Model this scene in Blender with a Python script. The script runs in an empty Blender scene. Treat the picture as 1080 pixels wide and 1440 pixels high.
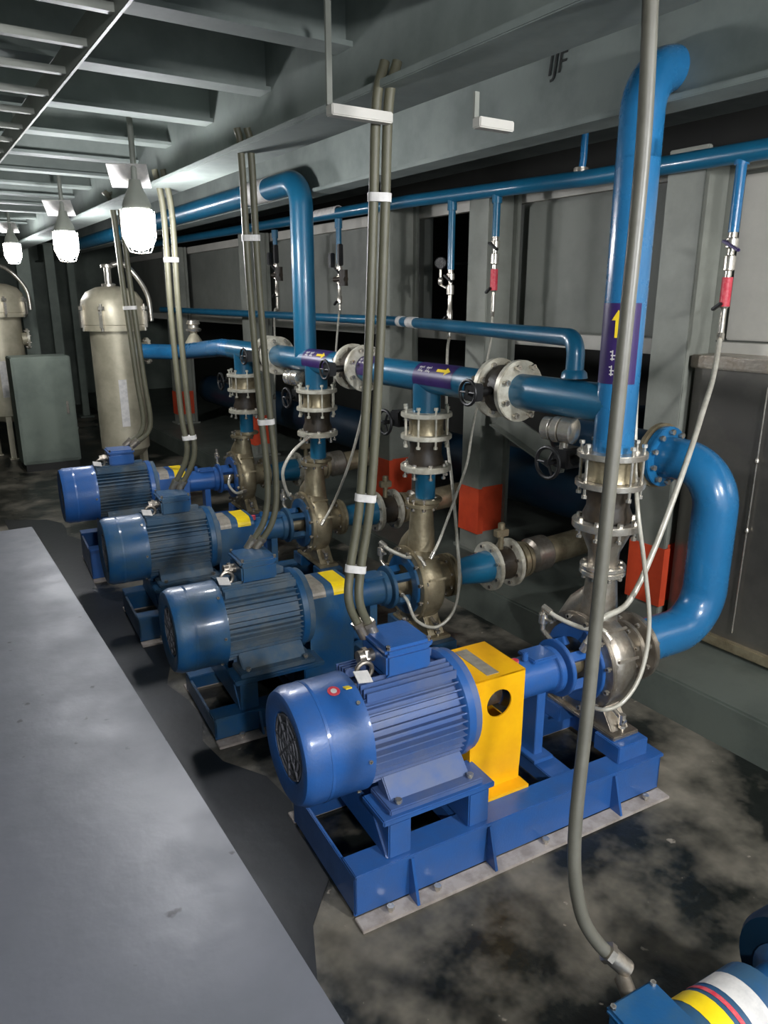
import bpy, bmesh, math, random
from mathutils import Vector, Matrix
random.seed(7)
R_ = math.radians
scene = bpy.context.scene
COL = scene.collection

# ------------------------------------------------------------------ camera
CAM = Vector((-.822, -1.763, 1.851)); FPX = 1037.75; YAW = R_(32.796); PITCH = R_(16.097)
cf = Vector((math.sin(YAW)*math.cos(PITCH), math.cos(YAW)*math.cos(PITCH), -math.sin(PITCH)))
cr = Vector((math.cos(YAW), -math.sin(YAW), 0)); cu = cr.cross(cf)
cd = bpy.data.cameras.new('camera'); cam = bpy.data.objects.new('camera', cd); COL.objects.link(cam)
cam.location = CAM; cam.rotation_euler = (math.pi/2-PITCH, 0, -YAW)
cd.sensor_fit = 'VERTICAL'; cd.sensor_height = 36; cd.lens = FPX/1440*36; cd.clip_start = .02
scene.camera = cam
# ------------------------------------------------------------------ world, exposure
w = bpy.data.worlds.new('world'); scene.world = w; w.use_nodes = True
w.node_tree.nodes['Background'].inputs[0].default_value = (.80, .90, 1, 1)
w.node_tree.nodes['Background'].inputs[1].default_value = 1.0
vs = scene.view_settings
vs.view_transform = 'Standard'; vs.look = 'None'; vs.gamma = 1; vs.use_curve_mapping = False; vs.exposure = .6
LAMP_POWER = 130.0; NEAR_POWER = 400.0

def P(u, v, ax, val):
    """photo pixel -> point on the plane ax = val"""
    d = cf + cr*(u-540)/FPX + cu*(720-v)/FPX
    i = 'XYZ'.index(ax)
    return CAM + d*((val-CAM[i])/d[i])

# ------------------------------------------------------------------ materials
def lin(c):
    c = c/255.
    return c/12.92 if c <= .04045 else ((c+.055)/1.055)**2.4
def rgb(r, g, b): return (lin(r), lin(g), lin(b), 1)
M = {}
def mat(name, col, rough=.5, metal=0, col2=None, scale=6, amt=.5, bump=0, bscale=60, coat=0, rough2=None, detail=6, lo=.42, hi=.62, stretch=None, speck=None):
    m = bpy.data.materials.new(name); m.use_nodes = True
    nt = m.node_tree; b = nt.nodes['Principled BSDF']
    b.inputs['Base Color'].default_value = col; b.inputs['Roughness'].default_value = rough; b.inputs['Metallic'].default_value = metal
    if coat: b.inputs['Coat Weight'].default_value = coat; b.inputs['Coat Roughness'].default_value = .12
    tc = nt.nodes.new('ShaderNodeTexCoord'); src = tc.outputs['Object']
    if stretch:
        mp = nt.nodes.new('ShaderNodeMapping'); mp.inputs['Scale'].default_value = stretch
        nt.links.new(src, mp.inputs[0]); src = mp.outputs[0]
    if col2:
        n = nt.nodes.new('ShaderNodeTexNoise'); n.inputs['Scale'].default_value = scale; n.inputs['Detail'].default_value = detail; n.inputs['Roughness'].default_value = .62
        nt.links.new(src, n.inputs['Vector'])
        rp = nt.nodes.new('ShaderNodeMapRange'); rp.inputs[1].default_value = lo; rp.inputs[2].default_value = hi; rp.inputs[4].default_value = amt
        nt.links.new(n.outputs[0], rp.inputs[0])
        mx = nt.nodes.new('ShaderNodeMix'); mx.data_type = 'RGBA'
        mx.inputs[6].default_value = col; mx.inputs[7].default_value = col2
        nt.links.new(rp.outputs[0], mx.inputs[0]); nt.links.new(mx.outputs[2], b.inputs['Base Color'])
        if rough2 is not None:
            r2 = nt.nodes.new('ShaderNodeMapRange'); r2.inputs[2].default_value = max(amt, .01); r2.inputs[3].default_value = rough; r2.inputs[4].default_value = rough2
            nt.links.new(rp.outputs[0], r2.inputs[0]); nt.links.new(r2.outputs[0], b.inputs['Roughness'])
    if speck:
        n3 = nt.nodes.new('ShaderNodeTexNoise'); n3.inputs['Scale'].default_value = speck[1]; n3.inputs['Detail'].default_value = 3
        nt.links.new(src, n3.inputs['Vector'])
        r3 = nt.nodes.new('ShaderNodeMapRange'); r3.inputs[1].default_value = speck[2]; r3.inputs[2].default_value = speck[2]+.04; r3.inputs[4].default_value = .8
        nt.links.new(n3.outputs[0], r3.inputs[0])
        m3 = nt.nodes.new('ShaderNodeMix'); m3.data_type = 'RGBA'; m3.inputs[7].default_value = speck[0]
        nt.links.new(mx.outputs[2], m3.inputs[6]); nt.links.new(r3.outputs[0], m3.inputs[0]); nt.links.new(m3.outputs[2], b.inputs['Base Color'])
    if bump:
        n2 = nt.nodes.new('ShaderNodeTexNoise'); n2.inputs['Scale'].default_value = bscale; n2.inputs['Detail'].default_value = 4
        nt.links.new(src, n2.inputs['Vector'])
        bp = nt.nodes.new('ShaderNodeBump'); bp.inputs['Strength'].default_value = bump; bp.inputs['Distance'].default_value = .01
        nt.links.new(n2.outputs[0], bp.inputs['Height']); nt.links.new(bp.outputs[0], b.inputs['Normal'])
    M[name] = m
    return m
mat('paint_royal', rgb(42, 92, 158), .32, 0, rgb(58, 90, 142), 9, .6, .08, 120, .3, .42)
mat('paint_motor', rgb(26, 78, 122), .33, 0, rgb(54, 84, 102), 7, .7, .08, 120, .3, .5)
mat('paint_fin', rgb(70, 96, 146), .5, 0, rgb(100, 108, 132), 8, .6)
mat('paint_fin_dusty', rgb(52, 82, 106), .6, 0, rgb(98, 104, 104), 8, .7)
mat('pipe_blue', rgb(22, 96, 128), .3, 0, rgb(22, 84, 116), 6, .5, .05, 90, .35, .38)
mat('pipe_bright', rgb(34, 108, 156), .26, 0, rgb(28, 96, 142), 5, .5, .05, 90, .4, .3)
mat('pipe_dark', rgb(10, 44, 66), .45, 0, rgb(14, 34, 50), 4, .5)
mat('guard_yellow', rgb(250, 186, 6), .4, 0, rgb(232, 158, 8), 6, .5, .04, 80, .2)
mat('label_yellow', rgb(248, 214, 20), .45, 0, rgb(238, 196, 14), 20, .4)
mat('label_white', rgb(214, 210, 204), .5, 0, rgb(170, 168, 166), 22, .5)
mat('label_grey', rgb(160, 152, 138), .45, .2, rgb(120, 114, 104), 26, .6)
mat('label_purple', rgb(54, 34, 92), .35, 0, rgb(38, 26, 70), 12, .5)
mat('label_red', rgb(206, 52, 70), .5, 0, rgb(220, 120, 120), 60, .5)
mat('steel', rgb(176, 168, 156), .32, .85, rgb(120, 108, 92), 14, .6, .12, 70, 0, .48)
mat('steel_bright', rgb(214, 208, 196), .26, .8, rgb(170, 160, 146), 16, .6, .08, 90)
mat('steel_brown', rgb(166, 154, 126), .38, .65, rgb(118, 106, 82), 12, .7, .15, 70, 0, .55)
mat('flange_cream', rgb(204, 200, 184), .42, .25, rgb(150, 140, 118), 22, .6, .1, 80)
mat('rubber_dark', rgb(44, 38, 30), .5, 0, rgb(62, 50, 36), 16, .6, .1, 80)
mat('black', rgb(20, 20, 21), .45, 0, rgb(36, 34, 32), 20, .5)
mat('cable_grey', rgb(98, 96, 86), .42, 0, rgb(80, 78, 68), 10, .5)
mat('cable_olive', rgb(92, 90, 72), .5, 0, rgb(74, 72, 58), 10, .5)
mat('hose_white', rgb(196, 192, 178), .35, .15, rgb(158, 152, 136), 24, .5)
mat('wall_paint', rgb(128, 130, 122), .55, 0, rgb(104, 106, 100), 1.6, .7, .05, 20)
mat('wall_light', rgb(202, 198, 188), .5, 0, rgb(178, 175, 166), 1.6, .7, .05, 20)
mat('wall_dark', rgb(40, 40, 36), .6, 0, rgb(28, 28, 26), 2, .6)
mat('column_grey', rgb(140, 142, 132), .5, 0, rgb(112, 114, 106), 3, .6)
mat('red_band', rgb(226, 82, 46), .5, 0, rgb(196, 62, 38), 8, .5)
mat('ceiling_paint', rgb(138, 146, 140), .72, 0, rgb(108, 116, 112), 2.2, .7, .06, 14)
mat('floor_concrete', rgb(26, 29, 26), .3, 0, rgb(150, 142, 126), 1.9, .8, .3, 24, 0, .65, 5, .46, .70, speck=(rgb(170, 160, 145), 16, .70))
mat('platform_paint', rgb(108, 110, 117), .36, 0, rgb(90, 94, 99), 1.3, .7, .25, 9, .0, .5, speck=(rgb(48, 48, 50), 11, .71))
mat('kerb_paint', rgb(92, 98, 90), .45, 0, rgb(70, 76, 70), 2.6, .8, .15, 18)
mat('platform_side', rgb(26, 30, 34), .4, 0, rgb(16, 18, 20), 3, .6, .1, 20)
mat('tank_steel', rgb(138, 134, 126), .32, .8, rgb(98, 96, 92), 1.4, .8, .04, 8, 0, .42)
mat('vessel', rgb(190, 182, 158), .42, .3, rgb(148, 142, 120), 4, .6, .05, 40)
mat('grille', rgb(104, 104, 110), .6, .1, rgb(82, 82, 88), 40, .6)
mat('dust', rgb(176, 166, 158), .8, 0, rgb(132, 122, 112), 14, .7, .2, 60)
mat('mark', rgb(20, 24, 20), .6, 0, rgb(34, 38, 32), 30, .5)
mat('arrow_yellow', rgb(236, 206, 40), .4, 0, rgb(216, 182, 36), 30, .4)
mat('far_grey', rgb(120, 130, 118), .6, 0, rgb(92, 102, 94), 2.2, .7)
g = bpy.data.materials.new('lamp_glow'); g.use_nodes = True
gb = g.node_tree.nodes['Principled BSDF']; gb.inputs['Emission Color'].default_value = (.95, .96, 1, 1)
gb.inputs['Emission Strength'].default_value = LAMP_POWER; gb.inputs['Base Color'].default_value = (.9, .9, .9, 1)
M['lamp_glow'] = g
g = g.copy(); g.name = 'lamp_glow_near'; g.node_tree.nodes['Principled BSDF'].inputs['Emission Strength'].default_value = NEAR_POWER; M['lamp_glow_near'] = g

# ------------------------------------------------------------------ mesh helpers
def frame_of(d):
    d = Vector(d).normalized()
    a = Vector((0, 0, 1)) if abs(d.z) < .9 else Vector((1, 0, 0))
    u = a.cross(d).normalized(); v = d.cross(u)
    return u, v, d
class MB:
    def __init__(s): s.v = []; s.f = []
    def add(s, vs, fs):
        o = len(s.v); s.v += [Vector(p) for p in vs]; s.f += [[i+o for i in f] for f in fs]; return s
    def box(s, c, size, rz=0, rot=None):
        hx, hy, hz = size[0]/2, size[1]/2, size[2]/2
        m = rot if rot is not None else Matrix.Rotation(rz, 3, 'Z')
        vs = [Vector(c)+m@Vector((x*hx, y*hy, z*hz)) for x in (-1, 1) for y in (-1, 1) for z in (-1, 1)]
        return s.add(vs, [(0, 1, 3, 2), (4, 6, 7, 5), (0, 4, 5, 1), (2, 3, 7, 6), (0, 2, 6, 4), (1, 5, 7, 3)])
    def b2(s, a, b): return s.box([(a[i]+b[i])/2 for i in range(3)], [abs(b[i]-a[i]) for i in range(3)])
    def cyl(s, p0, p1, r0, r1=None, n=24, caps=True):
        r1 = r0 if r1 is None else r1; p0 = Vector(p0); p1 = Vector(p1); u, v, d = frame_of(p1-p0)
        vs = []
        for p, r in ((p0, r0), (p1, r1)):
            for i in range(n):
                a = 2*math.pi*i/n; vs.append(p+u*math.cos(a)*r+v*math.sin(a)*r)
        fs = [(i, (i+1) % n, n+(i+1) % n, n+i) for i in range(n)]
        if caps: fs += [list(range(n-1, -1, -1)), list(range(n, 2*n))]
        return s.add(vs, fs)
    def lathe(s, o, ax, prof, n=28, close=True):
        """prof: list of (distance along ax, radius)"""
        o = Vector(o); u, v, d = frame_of(ax); vs = []
        for t, r in prof:
            for i in range(n):
                a = 2*math.pi*i/n; vs.append(o+d*t+u*math.cos(a)*r+v*math.sin(a)*r)
        fs = []
        for k in range(len(prof)-1):
            for i in range(n): fs.append((k*n+i, k*n+(i+1) % n, (k+1)*n+(i+1) % n, (k+1)*n+i))
        if close:
            if prof[0][1] > 1e-4: fs.append(list(range(n-1, -1, -1)))
            if prof[-1][1] > 1e-4: fs.append([(len(prof)-1)*n+i for i in range(n)])
        return s.add(vs, fs)
    def ring(s, o, ax, r0, r1, t, n=28):
        """annulus of thickness t (centre at o)"""
        return s.lathe(o, ax, [(-t/2, r0), (-t/2, r1), (t/2, r1), (t/2, r0), (-t/2, r0)], n, False)
    def tube(s, pts, r, n=12, caps=True):
        pts = [Vector(p) for p in pts]; rs = r if isinstance(r, (list, tuple)) else [r]*len(pts)
        vs = []; pu = None
        for i, p in enumerate(pts):
            d = (pts[min(i+1, len(pts)-1)]-pts[max(i-1, 0)]).normalized()
            if pu is None: pu = frame_of(d)[0]
            pu = (pu-d*pu.dot(d)).normalized(); q = d.cross(pu)
            for k in range(n):
                a = 2*math.pi*k/n; vs.append(p+(pu*math.cos(a)+q*math.sin(a))*rs[i])
        fs = []
        for i in range(len(pts)-1):
            for k in range(n): fs.append((i*n+k, i*n+(k+1) % n, (i+1)*n+(k+1) % n, (i+1)*n+k))
        if caps: fs += [list(range(n-1, -1, -1)), [(len(pts)-1)*n+k for k in range(n)]]
        return s.add(vs, fs)
    def prism(s, poly, off, axis):
        """poly: list of 3D points, extruded by vector off"""
        n = len(poly); off = Vector(off); a = [Vector(p) for p in poly]
        return s.add(a+[p+off for p in a], [list(range(n-1, -1, -1)), list(range(n, 2*n))]+[(i, (i+1) % n, n+(i+1) % n, n+i) for i in range(n)])
    def build(s, name, m, parent=None, bevel=0, ang=38, weld=False):
        bm = bmesh.new(); vs = [bm.verts.new(p) for p in s.v]
        for f in s.f:
            try: bm.faces.new([vs[i] for i in f])
            except ValueError: pass
        if weld: bmesh.ops.remove_doubles(bm, verts=bm.verts, dist=1e-5)
        bmesh.ops.recalc_face_normals(bm, faces=bm.faces)
        if bevel:
            es = [e for e in bm.edges if len(e.link_faces) == 2 and e.calc_face_angle(0) > R_(40)]
            bmesh.ops.bevel(bm, geom=es, offset=bevel, segments=2, affect='EDGES', clamp_overlap=True)
        for e in bm.edges:
            e.smooth = not (len(e.link_faces) == 2 and e.calc_face_angle(0) > R_(ang))
        for f in bm.faces: f.smooth = True
        me = bpy.data.meshes.new(name); bm.to_mesh(me); bm.free()
        me.materials.append(M[m]); o = bpy.data.objects.new(name, me); COL.objects.link(o)
        if parent is not None: o.parent = parent
        return o
def tag(o, label=None, cat=None, group=None, kind=None):
    if label: o['label'] = label
    if cat: o['category'] = cat
    if group: o['group'] = group
    if kind: o['kind'] = kind
    return o
def thing(name, label, cat, loc=(0, 0, 0), rz=0, group=None):
    o = bpy.data.objects.new(name, None); COL.objects.link(o); o.empty_display_size = .1
    o.location = loc; o.rotation_euler = (0, 0, rz)
    return tag(o, label, cat, group)
def struct(name, mb, m, bevel=0): return tag(mb.build(name, m, None, bevel), kind='structure')
def spline(pts, k=8):
    """Catmull-Rom through the points"""
    pts = [Vector(p) for p in pts]; out = []
    q = [pts[0]*2-pts[1]]+pts+[pts[-1]*2-pts[-2]]
    for i in range(1, len(q)-2):
        for j in range(k):
            t = j/k; a, b, c, d = q[i-1], q[i], q[i+1], q[i+2]
            out.append(.5*((2*b)+(c-a)*t+(2*a-5*b+4*c-d)*t*t+(3*b-a-3*c+d)*t**3))
    return out+[pts[-1]]
def fillet(pts, r, k=10):
    pts = [Vector(p) for p in pts]; out = [pts[0]]
    for i in range(1, len(pts)-1):
        a = (pts[i-1]-pts[i]).normalized(); b = (pts[i+1]-pts[i]).normalized()
        th = a.angle(b)
        if th > math.pi-.05: out.append(pts[i]); continue
        t = r/math.tan(th/2); bis = (a+b).normalized(); c = pts[i]+bis*(r/math.sin(th/2))
        s0 = pts[i]+a*t-c; s1 = pts[i]+b*t-c; tot = s0.angle(s1); nrm = s0.cross(s1).normalized()
        for j in range(k+1): out.append(c+Matrix.Rotation(tot*j/k, 3, nrm)@s0)
    return out+[pts[-1]]
_bolt = {}
def bolt(parent, p, ax, r=.009, L=.03, m='steel_bright'):
    """hex bolt, shared mesh, centred at p along ax"""
    key = (round(r, 4), round(L, 4), m)
    if key not in _bolt:
        mb = MB(); mb.cyl((0, 0, -L/2), (0, 0, L/2), r*.6, n=8); mb.cyl((0, 0, L/2-.012), (0, 0, L/2), r*1.15, n=6); mb.cyl((0, 0, -L/2), (0, 0, -L/2+.012), r*1.15, n=6)
        o = mb.build('bolt', m, parent); _bolt[key] = o.data
    else:
        o = bpy.data.objects.new('bolt', _bolt[key]); COL.objects.link(o); o.parent = parent
    o.location = p; o.rotation_euler = Vector(ax).to_track_quat('Z', 'Y').to_euler()
    return o
def flange(parent, c, ax, R, t=.022, nb=8, r0=0, m='flange_cream', bl=None, bolts=True, br=.009, off=0):
    f = MB()
    u, v, d = frame_of(ax)
    if r0: f.ring(c, ax, r0, R, t)
    else: f.lathe(Vector(c)-d*t/2, ax, [(0, R), (t, R)])
    o = f.build('flange', m, parent, .003)
    if bolts:
        for i in range(nb):
            a = 2*math.pi*(i+.5)/nb
            bolt(o, Vector(c)+(u*math.cos(a)+v*math.sin(a))*R*.83+d*off, ax, br, bl or t+.03)
    return o
def text(name, s, size, m, parent, loc, rot, ext=.0006, shear=0):
    cv = bpy.data.curves.new(name, 'FONT'); cv.body = s; cv.size = size; cv.extrude = ext; cv.align_x = 'CENTER'; cv.align_y = 'CENTER'; cv.shear = shear
    t = bpy.data.objects.new(name, cv); COL.objects.link(t)
    dg = bpy.context.evaluated_depsgraph_get(); me = bpy.data.meshes.new_from_object(t.evaluated_get(dg)); bpy.data.objects.remove(t)
    me.materials.clear(); me.materials.append(M[m]); o = bpy.data.objects.new(name, me); COL.objects.link(o)
    o.parent = parent; o.location = loc; o.rotation_euler = rot
    return o

# ================================================================== SETTING
S = 1.147
fl_ = struct('floor', MB().b2((-6, -7, -.1), (4.2, 13, 0)), 'floor_concrete')
# floor shade painted as a dark strip between walkway and pump bases, uneven edge
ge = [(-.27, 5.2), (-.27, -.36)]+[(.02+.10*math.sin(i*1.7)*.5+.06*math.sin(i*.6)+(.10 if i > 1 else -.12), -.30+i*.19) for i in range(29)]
MB().prism([(x_, y_, .0005) for x_, y_ in ge], (0, 0, .002), 0).build('floor_shade_strip', 'platform_side', fl_)
# raised walkway the photographer stands on
pf = struct('floor_platform', MB().b2((-6, -7, 0), (-.262, 3.42, .375)), 'platform_side')
sl = MB().b2((-6, -7, .375), (-.25, 3.44, .4)).build('walkway_slab', 'platform_paint', pf, .004)
# kerb along the wall
struct('trim_kerb', MB().b2((1.90, -7, -.02), (3.7, 12.6, .2)), 'kerb_paint', .01)
# wall with panels
wr = struct('wall_right', MB().b2((2.60, -7, 0), (2.68, .45, 1.58)).b2((2.60, -7, 1.58), (2.68, .45, 2.5)).b2((2.60, .45, 1.58), (2.68, 2.02, 2.5)).b2((2.60, 2.99, 1.58), (2.68, 13, 2.5)), 'wall_paint')
for a, b, m in ((-6.9, .44, 'wall_light'), (.72, 1.86, 'wall_paint'), (3.22, 5.6, 'wall_paint'), (5.8, 8.2, 'wall_paint')):
    MB().b2((2.575, a, 1.66), (2.605, b, 2.40)).build('panel', m, wr, .006)
MB().b2((2.54, -6.9, 1.57), (2.61, 12.5, 1.65)).build('rail', 'wall_light', wr, .005)
MB().b2((2.55, -6.9, 2.42), (2.61, 12.5, 2.50)).build('rail', 'wall_light', wr, .005)
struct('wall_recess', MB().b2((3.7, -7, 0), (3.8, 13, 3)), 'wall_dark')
struct('wall_back', MB().b2((-6, 12.6, 0), (3.8, 12.7, 3)), 'far_grey')
struct('wall_left', MB().b2((-4.1, -7, 0), (-4.0, 12.6, 3)), 'far_grey')
# columns with red bands
for i, (y, wd) in enumerate(((.53, .2), (1.97, .19), (3.05, .19), (5.7, .19), (8.3, .2))):
    c = struct('trim_%d' % (i+1), MB().b2((2.27, y-wd/2, .2), (2.30, y+wd/2, 2.5)).b2((2.50, y-wd/2, .2), (2.53, y+wd/2, 2.5)).b2((2.30, y-.012-wd/4, .2), (2.50, y+.012-wd/4, 2.5)), 'column_grey', .004)
    MB().b2((2.262, y-wd/2-.008, .33), (2.308, y+wd/2+.008, .64)).b2((2.308, y-.02-wd/4, .33), (2.5, y+.02-wd/4, .64)).build('red_band', 'red_band', c)
    MB().b2((2.24, y-wd/2-.03, .2), (2.55, y+wd/2+.03, .22)).build('base_plate', 'column_grey', c)
# ceiling: deck plate, girders, cross beams
struct('ceiling', MB().b2((-6, -7, 2.95), (3.8, 13, 3.0)), 'ceiling_paint')
g1 = struct('trim_6', MB().b2((.49, -7, 2.43), (.51, 12.6, 2.95)).b2((.40, -7, 2.41), (.60, 12.6, 2.432)), 'ceiling_paint', .003)
g2 = struct('trim_7', MB().b2((1.42, -7, 2.47), (1.44, 12.6, 2.95)).b2((1.36, -7, 2.455), (1.50, 12.6, 2.475)), 'ceiling_paint', .003)
g3 = struct('trim_8', MB().b2((-2.2, -7, 2.43), (-2.18, 12.6, 2.95)).b2((-2.3, -7, 2.41), (-2.08, 12.6, 2.432)), 'ceiling_paint', .003)
n = 9
y = -3.1
while y < 12.4:
    bm_ = MB().b2((-4, y-.008, 2.6), (.49, y+.008, 2.95)).b2((-4, y-.05, 2.595), (.49, y+.05, 2.61))
    bm_.b2((.51, y-.008, 2.82), (1.42, y+.008, 2.95)).b2((.51, y-.03, 2.815), (1.42, y+.03, 2.83))
    struct('trim_%d' % n, bm_, 'ceiling_paint'); n += 1
    y += .6
# hand-painted marking on the girder face
mk = P(783, 91, 'X', 1.418)
text('marking', 'IJF', .10, 'mark', g2, (1.417, mk.y, mk.z), (math.pi/2, 0, -math.pi/2), .0008, .15)

# polished steel tank below the light panel
tk = thing('steel_tank', 'dark polished steel tank along the wall behind the big blue U-bend pipe', 'tank', (2.45, -1.5, .2))
MB().b2((-.11, -5, 0), (.11, 1.93, 1.36)).build('tank_shell', 'tank_steel', tk, .01)
MB().b2((-.13, -5, 1.34), (.13, 1.94, 1.40)).build('rim', 'steel', tk, .006)
MB().b2((-.135, -5, .02), (-.10, 1.94, .07)).build('foot_rail', 'steel_brown', tk, .004)
a = P(1080, 545, 'X', 2.325); b = P(1029, 890, 'X', 2.325)
wr_ = thing('tank_wire', 'thin steel wire hanging down the polished tank face', 'wire', (b.x, b.y, b.z))
MB().tube([a-b, (a-b)*.5, Vector((0, 0, 0))], .0035, 8).build('strand', 'steel_bright', wr_)
for t in (.28, .56): 
    q = (a-b)*(1-t); MB().lathe(q-Vector((0, 0, .012)), (0, 0, 1), [(0, .004), (.006, .009), (.018, .009), (.026, .004)], 10).build('clamp', 'steel_bright', wr_)
# grey knee brace behind the header
A = P(700, 585, 'X', 2.28); B = P(795, 652, 'X', 2.28)
d = (B-A); nn = Vector((0, -d.z, d.y)).normalized()
br_ = tag(MB().prism([A+nn*.06, B+nn*.06, B-nn*.06, A-nn*.06], (.012, 0, 0), 0).prism([A+nn*.06, B+nn*.06, B+nn*.05, A+nn*.05], (-.05, 0, 0), 0).build('knee_brace', 'column_grey'), 'grey painted steel knee brace fixed to the wall behind the pipe header', 'brace')

# ================================================================== PUMP SETS
YAWP = R_(-4.15)
def make_pump(k, label, paint, fin, guard, H=.504, dz=0, dx=0):
    """local x: 0 = discharge centre, motor fan end at x = -1.30; local z = height above floor"""
    t = thing('pump_set', label, 'pump', (1.30+dx, k*S, 0), YAWP, 'blue horizontal pump sets in the row')
    H = H+dz; hb = .172+dz; W = .498/2; x0 = -1.184; x1 = .141
    X = lambda x: x-1.30
    # ---- base frame: two channels with outward lower flange, end plates, cross members
    b = MB()
    for s in (-1, 1):
        b.b2((x0, s*W, .012), (x1, s*(W-.012), hb-.012)); b.b2((x0, s*(W+.012), hb-.014), (x1, s*(W-.085), hb))
    b.b2((x0, -W, .02), (x0+.012, W, hb-.014)); b.b2((x1-.012, -W, .02), (x1, W, hb-.014))
    for xx in (-.72, -.28): b.b2((xx-.05, -W+.012, hb-.07), (xx+.05, W-.012, hb-.012))
    base = b.build('base_frame', paint, t, .003)
    for s in (-1, 1):
        MB().b2((x0, s*W, 0), (x1, s*(W+.06), .012)).build('foot_flange', 'dust', base, .002)
        for xx in (x0+.2, -.68, x1-.25):
            MB().prism([(xx-.005, s*W, .012), (xx-.005, s*(W+.055), .012), (xx-.005, s*(W+.012), hb-.014), (xx-.005, s*W, hb-.014)], (.01, 0, 0), 0).build('gusset', paint, base)
        for xx in (x0+.11, -.9, -.45, x1-.1): bolt(base, (xx, s*(W+.032), .012), (0, 0, 1), .011, .045)
    # ---- motor pedestals
    for s in (-1, 1):
        p = MB()
        for xx in (X(.28), X(.58)): p.b2((xx-.04, s*.11, hb), (xx+.04, s*(W-.005), H-.205))
        p.b2((X(.22), s*.10, H-.207), (X(.64), s*(W-.002), H-.186))
        p.build('pedestal', paint, base, .004)
    MB().prism([(X(.235), -W+.01, hb), (X(.235), W-.01, hb), (X(.235), .13, H-.21), (X(.235), -.13, H-.21)], (.012, 0, 0), 0).build('end_plate', paint, base, .002)
    # ---- motor
    r = .19
    mo = MB().lathe((X(.21), 0, H), (1, 0, 0), [(0, r*.8), (.01, r*.83), (.36, r*.83), (.38, r*.95), (.42, r*.95), (.43, r*.6), (.455, r*.35)], 40).build('motor', fin, t, .003)
    MB().lathe((X(0), 0, H), (1, 0, 0), [(.03, r*.56), (.012, r*.60), (0, r*.86), (.004, r*.93), (.03, r), (.20, r), (.205, r*1.01), (.225, r*1.01), (.228, r*.9)], 48).build('fan_cover', paint, mo)
    gr = MB().lathe((X(.022), 0, H), (1, 0, 0), [(0, r*.6), (.004, r*.6)], 32)
    for i in range(1, 5): gr.ring((X(.016), 0, H), (1, 0, 0), r*.56*i/4-.006, r*.56*i/4, .008, 32)
    for i in range(4):
        a = math.pi*i/4; gr.box((X(.014), 0, H), (.006, .006, r*1.14), rot=Matrix.Rotation(a, 3, 'X'))
    gr.build('grille', 'grille', mo)
    for i in range(3):   # straps and screws round the fan cover
        a = R_(-90+35+i*55); bolt(mo, (X(.205), -math.cos(a)*r*1.0, H+math.sin(a)*r*1.0), (0, -math.cos(a), math.sin(a)), .006, .014)
    MB().ring((X(.085), 0, H), (1, 0, 0), r*.99, r*1.008, .01, 48).build('seam_band', paint, mo)
    f = MB()
    nf = 44
    for i in range(nf):
        a = 2*math.pi*i/nf
        if abs(math.sin(a)) > .90: continue
        c = Vector((X(.395), math.cos(a)*r*.885, H+math.sin(a)*r*.885))
        f.box(c, (.35, r*.15, .005), rot=Matrix.Rotation(a, 3, 'X'))
    for s in (-1, 1):      # upper rib row beside the terminal box
        for j in range(4): f.box((X(.40), s*(.045+.022*j), H+r*.93-.004*j), (.33, .005, .03))
    tag(f.build('cooling_fins', fin, mo), kind='stuff')
    MB().lathe((X(.565), 0, H), (1, 0, 0), [(0, r*.93), (.008, r*.99), (.035, r*.99), (.045, r*.9), (.06, r*.6)], 40).build('end_bell', paint, mo)
    for s in (-1, 1):
        MB().b2((X(.25), s*.10, H-.186), (X(.60), s*.235, H-.165)).prism([(X(.27), s*.12, H-.166), (X(.27), s*.20, H-.166), (X(.27), s*.135, H-.10), (X(.27), s*.10, H-.10)], (.30, 0, 0), 0).build('foot', fin, mo, .004)
        for xx in (.29, .56): bolt(mo, (X(xx), s*.215, H-.168), (0, 0, 1), .010, .04)
    # terminal box on top
    tb = MB().b2((X(.335), -.065, H+.165), (X(.485), .095, H+.195)).b2((X(.328), -.072, H+.19), (X(.492), .102, H+.265)).build('terminal_box', paint, mo, .008)
    MB().b2((X(.322), -.078, H+.263), (X(.498), .108, H+.292)).build('box_lid', paint, mo, .010)
    for xx, yy in ((.335, -.066), (.485, -.066), (.335, .096), (.485, .096)): bolt(mo, (X(xx), yy, H+.292), (0, 0, 1), .006, .014)
    MB().cyl((X(.33), .03, H+.23), (X(.275), .03, H+.23), .022, n=14).cyl((X(.31), .03, H+.23), (X(.295), .03, H+.23), .029, n=6).build('cable_gland', 'steel', mo)
    MB().tube([(X(.275)+.028*math.cos(q), -.015, H+r*.98+.02+.028*math.sin(q)) for q in [math.pi*2*i/14 for i in range(15)]], .008, 8).build('lifting_eye', 'steel', mo)
    tg = MB().box((X(.248), -.06, H+.212), (.055, .045, .003), rot=Matrix.Rotation(.5, 3, 'X')@Matrix.Rotation(.25, 3, 'Y')).build('tag', 'label_white', mo)
    if k == 0:
        MB().lathe((X(.15), -.052, H+r*.968), Vector((0, -.27, .963)), [(0, .020), (.002, .020)], 20).build('round_sticker', 'label_red', mo)
        MB().lathe((X(.15), -.0525, H+r*.968+.0016), Vector((0, -.27, .963)), [(0, .010), (.001, .010)], 16).build('sticker_mark', 'label_white', mo)
        MB().box((X(.195), -.05, H+r*.975), (.02, .04, .004), rot=Matrix.Rotation(-.25, 3, 'X')).build('tag', 'label_yellow', mo)
    # ---- coupling guard
    gx0, gx1, gw, gz = X(.625), X(.85), .12, .62+dz
    gm = 'guard_yellow' if guard == 'yellow' else paint
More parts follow.
